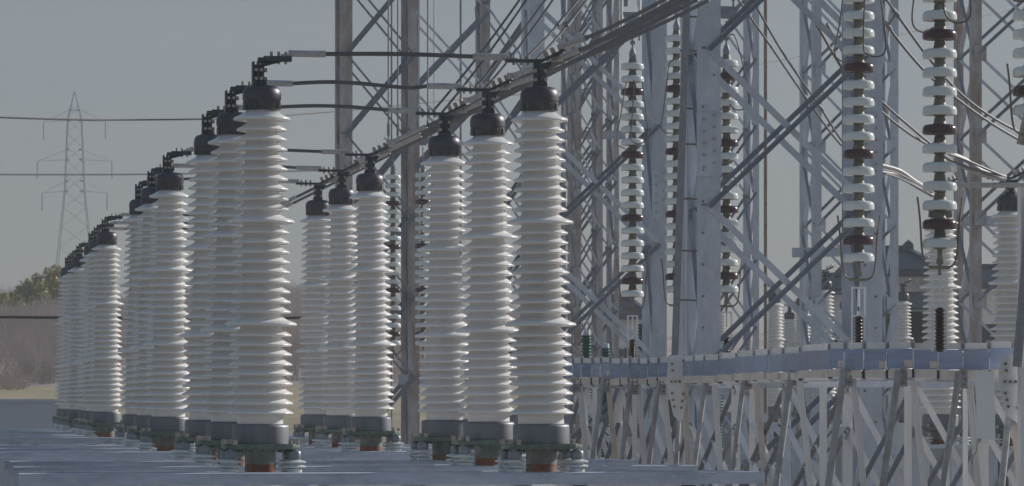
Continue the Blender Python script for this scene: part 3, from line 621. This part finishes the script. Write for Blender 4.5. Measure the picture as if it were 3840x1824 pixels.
for i in range(len(br) - 1):
    a, b_ = br[i], br[i + 1]; pa = gp(a, 0); pb = gp(b_, 0); d = V((pb.x - pa.x, pb.y - pa.y, 0)); L = d.length; n = V((d.y, -d.x, 0)).normalized()
    if n.y > 0: n = -n
    zt = (gi(a, 2) + gi(b_, 2)) / 2 + rnd.uniform(-.008, .008); zb_ = zt - lerp(.165, .195, min(1, max(0, (a - 2500) / 600))) + rnd.uniform(-.006, .006)
    off = n * rnd.uniform(0, .02)
    pa2 = pa + off; pb2 = pb + off; mid = (pa2 + pb2) / 2; dd = d.normalized()
    m = MB(); m.box(mid + V((0, 0, (zt + zb_) / 2)), (L - .012, .008, zt - zb_), (dd, n, V((0, 0, 1))))
    m.box(mid + V((0, 0, zt - .09)) + n * .006, (L - .02, .005, .012), (dd, n, V((0, 0, 1)))); w = m.build('web_panel', 'web', t)
    if rnd.random() < .22:
        m = MB(); m.box(mid + dd * (L * .3) + n * .012 + V((0, 0, zb_ + .045)), (L * .3, .01, .07), (dd, n, V((0, 0, 1)))); m.cyl(mid + dd * (L * .3) + n * .022 + V((0, 0, zb_ + .02)), .014, .03, 6); m.build('cleat', 'chord_beige', w)
    m = MB(); m.box(mid - n * .03 + V((0, 0, zt + .036)), (L * .84, .03, .062), (dd, n, V((0, 0, 1)))); tc_ = m.build('top_rail', 'galv_pale', t)
    m = MB(); q = pb2 - n * .04 + V((0, 0, zt + .03)); m.prism([q + V((-.026, -.02, -.02)), q + V((.034, -.02, -.02)), q + V((.01, -.02, .065)), q + V((-.026, -.02, .055))], (0, .05, 0)); m.build('clip', 'aluminium', tc_)
    m = MB(); m.box(pb2 - n * .01 + V((0, 0, zt + .03)), (.018, .03, .058), (dd, n, V((0, 0, 1)))); m.build('bracket', 'galv_dark', tc_)
    m = MB(); m.box(mid + n * .012 + V((0, 0, zb_ - .046)), (L * .84, .05, .078), (dd, n, V((0, 0, 1)))); bc = m.build('bottom_rail', 'chord_beige', t, .004)
    m = MB(); m.box(pb2 - n * .02 + V((0, 0, zb_ - .05)), (.022, .05, .085), (dd, n, V((0, 0, 1)))); m.build('bracket', 'cable_black', bc)
    m = MB(); m.box(mid - n * .06 + V((0, 0, zb_ - .105)), (L - .002, .06, .03), (dd, n, V((0, 0, 1)))); m.build('chord', 'galv', t)
# V struts: (top x, top y, bottom x, bottom y, round?)
ST = [(2645, 1430, 2604, 1733, 1), (2791, 1405, 2746, 1750, 1), (2968, 1390, 2915, 1760, 1), (3164, 1388, 3099, 1824, 1), (3368, 1390, 3303, 1824, 1), (3594, 1397, 3529, 1824, 1), (3783, 1534, 3748, 1824, 1),
      (2679, 1445, 2702, 1753, 0), (2836, 1440, 2866, 1755, 0), (2997, 1425, 3042, 1824, 0), (3199, 1420, 3241, 1824, 0), (3422, 1425, 3470, 1824, 0), (3634, 1440, 3673, 1824, 0), (3800, 1560, 3830, 1824, 0),
      (2262, 1420, 2223, 1700, 1), (2366, 1430, 2333, 1700, 1), (2470, 1430, 2435, 1720, 1), (2552, 1445, 2535, 1725, 1), (2175, 1450, 2196, 1700, 0), (2280, 1440, 2306, 1700, 0), (2395, 1440, 2415, 1710, 0), (2488, 1440, 2517, 1725, 0), (2570, 1450, 2580, 1735, 0), (2150, 1420, 2120, 1700, 1)]
for (xa, ya, xb, yb, rd) in ST:
    D = gd(xa); dy = -.05 if rd else .0
    a = P(xa, ya, D) + V((0, dy, 0)); b0 = P(xb, yb, D) + V((0, dy, 0)); f = (a.z - (HC - 1.55)) / (a.z - b0.z); b_ = a.lerp(b0, f)
    b_.y += -.25 if rd else .2
    if rd:
        m = MB().tube(a - O, b_ - O, .034 if D < 46 else .028, None, 12); m.box(a - O + V((.05, -.0, -.06)), (.07, .014, .2)); s_ = m.build('strut', 'tube_grey', t)
        bolts([(a - O + V((.05 + .012 * (k % 2), -.004, -.01 - .055 * k)), a - O + V((.05 + .012 * (k % 2), -.03, -.01 - .055 * k)), .013) for k in range(3)], 'rust', s_, 6)
    else: MB().angle(a - O, b_ - O, .062, .009, (0, -1, 0), 1, 1).build('strut', rnd.choice(['galv_pale', 'chord_beige', 'galv_pale']), t)
for xv, w in ((2820, .06), (3087, .075), (3405, .075), (2380, .06), (2230, .055), (3620, .05)):
    D = gd(xv) + .5; MB().angle(PX(xv, D, .12) - O, PX(xv, D, -HC) - O, w, .009, (0, -1, 0), 1, -1).build('post', 'galv_pale', t)
bl = [gp(x, -1.56) for x in range(2060, 3900, 40)]
MB().path(bl, .05, 8).build('bottom_chord', 'galv', t)
# gusset plates bolted to the girder
for cx_, D, s_, mir in ((2548, 49.2, 1.0, 1), (3808, 41.7, 1.0, 1)):
    m = MB(); k = D / F
    q = lambda x, y: P(x, y, D) - O
    sc_ = 1 if D > 45 else 1.35
    pts = [(cx_ - 38 * sc_, 1335), (cx_ + 12 * sc_, 1330), (cx_ + 38 * sc_, 1372), (cx_ + 44 * sc_, 1430), (cx_ + 30 * sc_, 1490), (cx_ + 8 * sc_, 1590), (cx_ - 22 * sc_, 1560), (cx_ - 46 * sc_, 1450), (cx_ - 46 * sc_, 1395)]
    m.prism([q(x, y) for x, y in reversed(pts)], (0, .012, 0)); gus = m.build('gusset_plate', 'galv_pale', t)
    for (dx, y) in ((-28, 1365), (-26, 1390), (14, 1355), (16, 1375), (18, 1400), (-28, 1475), (-24, 1500), (-20, 1525), (14, 1478), (10, 1505), (6, 1530), (-30, 1432), (-15, 1432), (0, 1432), (15, 1432), (28, 1432)):
        p = q(cx_ + dx * sc_, y); bolts([(p + V((0, .004, 0)), p + V((0, -.03, 0)), .017 * (.85 if D > 45 else .9))], 'rust', gus, 6)
# rear lattice girder
t2 = thing('lattice_girder', 'lower lattice girder of crossed angles behind the tray girder', 'girder', P(2610, HY, 50), 0); O2 = t2.location.copy()
xr = [2060, 2190, 2320, 2450, 2590, 2760, 2950, 3180, 3430, 3690, 3950]
for i in range(len(xr) - 1):
    Da = gd(xr[i]) + .8; Db = gd(xr[i + 1]) + .8; ka = 43 / Da
    A0 = PX(xr[i], Da, .16); A1 = PX(xr[i], Da, -1.5); B0 = PX(xr[i + 1], Db, .16); B1 = PX(xr[i + 1], Db, -1.5); up = V((0, 0, .40))
    for dz in (0, .46):
        z_ = V((0, 0, dz))
        MB().angle(A0 - O2 - z_ , B1 - O2 - z_ + up, .062, .008, (0, -1, 0), 1, -1).build('brace', 'galv_pale', t2)
        MB().angle(A1 - O2 - z_ + up + V((0, -.04, 0)), B0 - O2 - z_ + V((0, -.04, 0)), .05, .008, (0, -1, 0), -1, 1).build('brace', 'galv_dark', t2)  # rising angle darker than the falling one: underside shade as colour
    MB().angle(A0 - O2, B0 - O2, .11, .01, (0, -1, 0), 1, -1).build('chord', 'galv', t2)
    MB().angle(A1 - O2, B1 - O2, .11, .01, (0, -1, 0), 1, -1).build('chord', 'galv', t2)
    MB().angle(A0 - O2 + V((0, .06, .1)), PX(xr[i], Da + .06, -HC) - O2, .10, .01, (0, -1, 0), 1, -1).build('post', rnd.choice(['galv', 'galv_pale']), t2)
# white board on the girder
D = 41.6; bd = MB(); q = [P(3657, 1389, D), P(3728, 1393, D), P(3733, 1651, D - .05), P(3664, 1645, D - .05)]; o = q[0].copy()
bd.prism([p - o for p in reversed(q)], (0, .008, 0)); bo = bd.build('white_board', 'white_board'); bo.location = o
tag(bo, 'blank white rectangular board hanging from the tray girder at the right', 'board')
wire('thin tie wire dangling from the white board', curve([P(3664, 1648, 41.5), P(3662, 1690, 41.5), P(3650, 1712, 41.5), P(3645, 1740, 41.5)]), .003, 'cable_black', None, 'tie_wire', 6)

# ------------------------------------------------------------------ background equipment and buildings
def green_post(px, D, z0, z1, lab):
    t = thing('green_bushing', lab, 'bushing', ((px - CX) * D / F, D, 0), 0, 'green ribbed bushings in the background'); pr = [(.06, HC + z0)]; z = HC + z0
    while z < HC + z1: pr += [(.075, z), (.115, z + .02), (.12, z + .03), (.08, z + .045)]; z += .06
    pr.append((.06, HC + z1)); MB().lathe([pr], 18).build('ribbed_housing', 'green', t)
    MB().lathe([[(.0, HC + z1 + .10), (.06, HC + z1 + .09), (.07, HC + z1)]], 18).build('cap', 'galv', t)
    MB().box((0, 0, (HC + z0) / 2), (.22, .22, HC + z0)).build('pedestal', 'galv_pale', t)
for x, D, z0, z1, lab in [(2412, 80, -1.0, 1.35, 'green ribbed bushing between the hung string and the lattice leg'), (2200, 82, -1.0, 1.2, 'green ribbed bushing right of the front middle termination'), (2272, 86, -1.2, 1.0, 'green ribbed bushing left of the hung disc string'),
                          (2693, 84, -1.0, 1.6, 'green ribbed bushing right of the nearest lattice column'), (2600, 88, -1.2, .6, 'green ribbed bushing behind the nearest lattice column')]: green_post(x, D, z0, z1, lab)
def building(px0, px1, ytop, D, dep, lab, mw, op, name='building'):
    X0 = (px0 - CX) * D / F; X1 = (px1 - CX) * D / F; zt = HC + (HY - ytop) * D / F
    t = thing(name, lab, 'building', ((X0 + X1) / 2, D, 0), 0); W = X1 - X0
    m = MB(); m.box((0, dep / 2, zt / 2), (W, dep, zt)); m.build('wall', mw, t)
    m = MB(); m.box((0, dep / 2, zt + .09), (W + .5, dep + .5, .18)); m.build('roof', 'shutter', t)
    for (a, b_, y0, y1, mm) in op:
        xa = (a - CX) * D / F - (X0 + X1) / 2; xb = (b_ - CX) * D / F - (X0 + X1) / 2; za = HC + (HY - y1) * D / F; zb_ = HC + (HY - y0) * D / F
        f = MB(); f.box(((xa + xb) / 2, -.03, (za + zb_) / 2), (xb - xa + .12, .08, zb_ - za + .12)); fr = f.build('window', 'galv_pale', t)
        f = MB(); f.box(((xa + xb) / 2, -.055, (za + zb_) / 2), (xb - xa, .06, zb_ - za)); f.build('pane', mm, fr)
building(2080, 2760, 1402, 132, 8, 'low cream building with dark openings behind the left part of the tray girder', 'cream', [(2160, 2200, 1470, 1700, 'glass_dark'), (2330, 2390, 1480, 1640, 'shutter'), (2500, 2560, 1500, 1700, 'glass_dark'), (2660, 2720, 1480, 1600, 'shutter')])
building(2790, 4100, 1440, 128, 9, 'long pale grey building behind the right part of the tray girder', 'wall_pale', [(2900, 2960, 1560, 1800, 'glass_dark'), (3130, 3180, 1660, 1900, 'glass_dark'), (3280, 3330, 1480, 1560, 'shutter'), (3460, 3530, 1650, 1850, 'glass_dark'), (3600, 3650, 1600, 1800, 'shutter'), (3700, 3780, 1720, 1900, 'glass_dark')])
def house(px0, px1, yeave, yridge, D, dep, lab, skirt=True):
    X0 = (px0 - CX) * D / F; X1 = (px1 - CX) * D / F; ze = HC + (HY - yeave) * D / F; zr = HC + (HY - yridge) * D / F; W = X1 - X0
    t = thing('house', lab, 'house', ((X0 + X1) / 2, D, 0), 0); h = W / 2
    zw = terrain_h((X0 + X1) / 2, D); MB().box((0, dep / 2, (ze + zw) / 2), (W * .9, dep * .9, ze - zw)).build('wall', 'wall_pale', t)
    e = .25; rx = h * .35; y0, y1 = -.4, dep + .4
    vs = [(-h, y0, ze), (h, y0, ze), (h, y1, ze), (-h, y1, ze), (-h * .9, dep / 2, zr), (rx, dep / 2, zr)]
    m = MB(); lo = [(x, y, z - .22) for x, y, z in vs[:4]]
    m.add(vs + lo, [(0, 1, 5, 4), (1, 2, 5), (2, 3, 4, 5), (3, 0, 4), (0, 6, 7, 1), (1, 7, 8, 2), (2, 8, 9, 3), (3, 9, 6, 0), (6, 9, 8, 7)])
    for k in range(14):                                    # tile courses
        f = k / 14; m.bar((lerp(-h, -h * .9, f), lerp(y0, dep / 2, f) - .03, lerp(ze, zr, f) + .04), (lerp(h, rx, f), lerp(y0, dep / 2, f) - .03, lerp(ze, zr, f) + .04), .12, .04, (0, -.5, .8))
    rf = m.build('roof', 'tile', t)
    m = MB(); m.bar((-h * .9, dep / 2, zr + .1), (rx, dep / 2, zr + .1), .3, .32, (0, 0, 1))
    m.bar((rx, dep / 2, zr + .08), (h, y0, ze + .1), .2, .22, (0, 0, 1)); m.build('ridge', 'tile', rf)
    m = MB(); m.prism([(rx - .18, dep / 2 - .3, zr), (rx + .22, dep / 2 - .3, zr), (rx + .18, dep / 2 - .3, zr + .32), (rx + .02, dep / 2 - .3, zr + .46), (rx - .14, dep / 2 - .3, zr + .32)][::-1], (0, .6, 0)); m.build('ridge_end', 'tile', rf)
    if skirt:
        zs = ze - 1.0; m = MB(); m.add([(-h * 1.1, -1.3, zs - .3), (h * 1.1, -1.3, zs - .3), (h * .9, .1, zs + .25), (-h * .9, .1, zs + .25), (-h * 1.1, -1.3, zs - .42), (h * 1.1, -1.3, zs - .42), (h * .9, .1, zs + .1), (-h * .9, .1, zs + .1)], [(0, 1, 2, 3), (0, 4, 5, 1), (1, 5, 6, 2), (3, 7, 4, 0), (4, 7, 6, 5)]); m.build('lower_roof', 'tile', t)
    for xw in (-h * .5, h * .2, h * .6):
        fr = MB().box((xw, dep * .05 - .03, ze - 2.0), (1.0, .08, 1.1)).build('window', 'galv_pale', t); MB().box((xw, dep * .05 - .06, ze - 2.0), (.9, .06, 1.0)).build('pane', 'glass_dark', fr)
house(3250, 3520, 1015, 938, 150, 6, 'house with a dark blue tiled roof and ridge ornament behind the right disc string')
house(3640, 3960, 1062, 1008, 156, 6, 'house with a dark tiled roof half hidden by the edge termination', False)
house(3060, 3240, 1085, 1040, 165, 6, 'small dark roofed house left of the wide right post', False)
house(2240, 2420, 1180, 1120, 185, 6, 'far house with a dark roof between the slim columns', False)
# horizontal far steel beams
for a, b_, D, lab in (((2080, 507), (2345, 507), 108, 'far horizontal steel beam right of the front middle termination'), ((2970, 948), (3200, 944), 96, 'far horizontal steel beam left of the wide post'), ((3580, 828), (3780, 832), 86, 'far horizontal steel beam leading to the edge termination'), ((1492, 1424), (1620, 1424), 92, 'low horizontal beam on the rusty column')):
    p = P(*a, D); q = P(*b_, D); m = MB(); w = .2; d = q - p
    m.bar((0, 0, w / 2), d + V((0, 0, w / 2)), .12, .012, (0, 0, 1)); m.bar((0, 0, -w / 2), d + V((0, 0, -w / 2)), .12, .012, (0, 0, 1)); m.bar((0, 0, 0), d, w - .012, .01, (0, -1, 0))
    o = m.build('steel_beam', 'galv'); o.location = p; tag(o, lab, 'steel beam', 'far horizontal steel beams')
# grey equipment cabinets and far switchgear
for x0, x1, y0, y1, D, lab in ((2700, 2770, 1500, 1900, 110, 'grey switch cabinet behind the first V struts'), (3130, 3180, 1640, 1900, 105, 'dark fronted cabinet low behind the wide post'), (3480, 3560, 1560, 1900, 108, 'pale equipment cabinet behind the right V struts')):
    X0 = (x0 - CX) * D / F; X1 = (x1 - CX) * D / F; zt = HC + (HY - y0) * D / F; t = thing('equipment_cabinet', lab, 'cabinet', ((X0 + X1) / 2, D, 0), 0, 'equipment cabinets behind the girder'); w = X1 - X0
    MB().box((0, .3, zt / 2), (w, .6, zt)).build('body', 'galv_pale', t, .01); MB().box((0, -.01, zt * .5), (w * .86, .03, zt * .84)).build('door', 'shutter', t, .006); MB().box((w * .34, -.035, zt * .55), (.03, .03, .16)).build('handle', 'galv_dark', t); MB().box((0, .3, zt + .02), (w + .1, .7, .04)).build('lid', 'galv', t)

# ------------------------------------------------------------------ far pylon
D = 480.0; k = D / F
t = thing('transmission_pylon', 'distant slender lattice pylon against the sky at the left', 'pylon', ((280 - CX) * k, D, terrain_h(0, 290)), 0); zb = t.location.z
def Z(y): return HC + (HY - y) * k - zb
def hw(y):                                                # half width in metres at photo row y
    return (lerp(1, 26, max(0, (y - 345) / 105)) if y < 450 else lerp(26, 37, (y - 450) / 270) if y < 720 else lerp(37, 66, (y - 720) / 280)) * k
lv = [345, 395, 450, 500, 555, 600, 660, 720, 780, 850, 930, 1020, 1120]
for sx in (-1, 1):
    for sy in (-1, 1):
        m = MB()
        for a, b_ in zip(lv, lv[1:]): m.bar((sx * hw(a), sy * hw(a) * .6, Z(a)), (sx * hw(b_), sy * hw(b_) * .6, Z(b_)), .085, .085, (0, -1, 0))
        m.build('leg', 'pylon', t)
for sy in (-1, 1):
    for a, b_ in zip(lv, lv[1:]):
        m = MB()
        for s_ in (-1, 1): m.bar((s_ * hw(a), sy * hw(a) * .6, Z(a)), (-s_ * hw(b_), sy * hw(b_) * .6, Z(b_)), .022, .022, (0, -1, 0))
        m.build('brace', 'pylon', t)
for y, w in ((452, 116), (600, 140), (718, 122)):
    for s_ in (-1, 1):
        m = MB(); tip = V((s_ * w * k, 0, Z(y + 6)))
        for sy in (-1, 1): m.bar((s_ * hw(y) * .9, sy * hw(y) * .6, Z(y)), tip, .028, .028, (0, 0, 1)); m.bar((s_ * hw(y) * .9, sy * hw(y) * .6, Z(y - 38)), tip, .022, .022, (0, 0, 1))
        a_ = m.build('arm', 'pylon', t)
        m = MB().tube(tip, tip - V((0, 0, 66 * k)), .05, .05, 8); 
        for q in range(12): m.tube(tip - V((0, 0, (6 + q * 5) * k)), tip - V((0, 0, (8 + q * 5) * k)), .085, .085, 8)
        m.build('insulator', 'pylon', a_)
    m = MB()
    for yy in (y, y - 38):
        for sx in (-1, 1): m.box((sx * hw(yy) * .8, 0, Z(yy)), (.45, hw(yy) * 1.2, .14))
    m.build('crossbar', 'pylon', t)

# ------------------------------------------------------------------ thin winter haze
hz = bpy.data.materials.new('haze'); hz.use_nodes = True; hn_ = hz.node_tree; hn_.nodes.clear()
ho = hn_.nodes.new('ShaderNodeOutputMaterial'); pv = hn_.nodes.new('ShaderNodeVolumePrincipled')
pv.inputs['Color'].default_value = (.80, .86, .95, 1); pv.inputs['Density'].default_value = .0007; pv.inputs['Anisotropy'].default_value = .2
hn_.links.new(pv.outputs[0], ho.inputs['Volume'])
m = MB(); m.box((0, 260, 28), (700, 700, 58)); o = m.build('haze', hz); tag(o, kind='stuff')
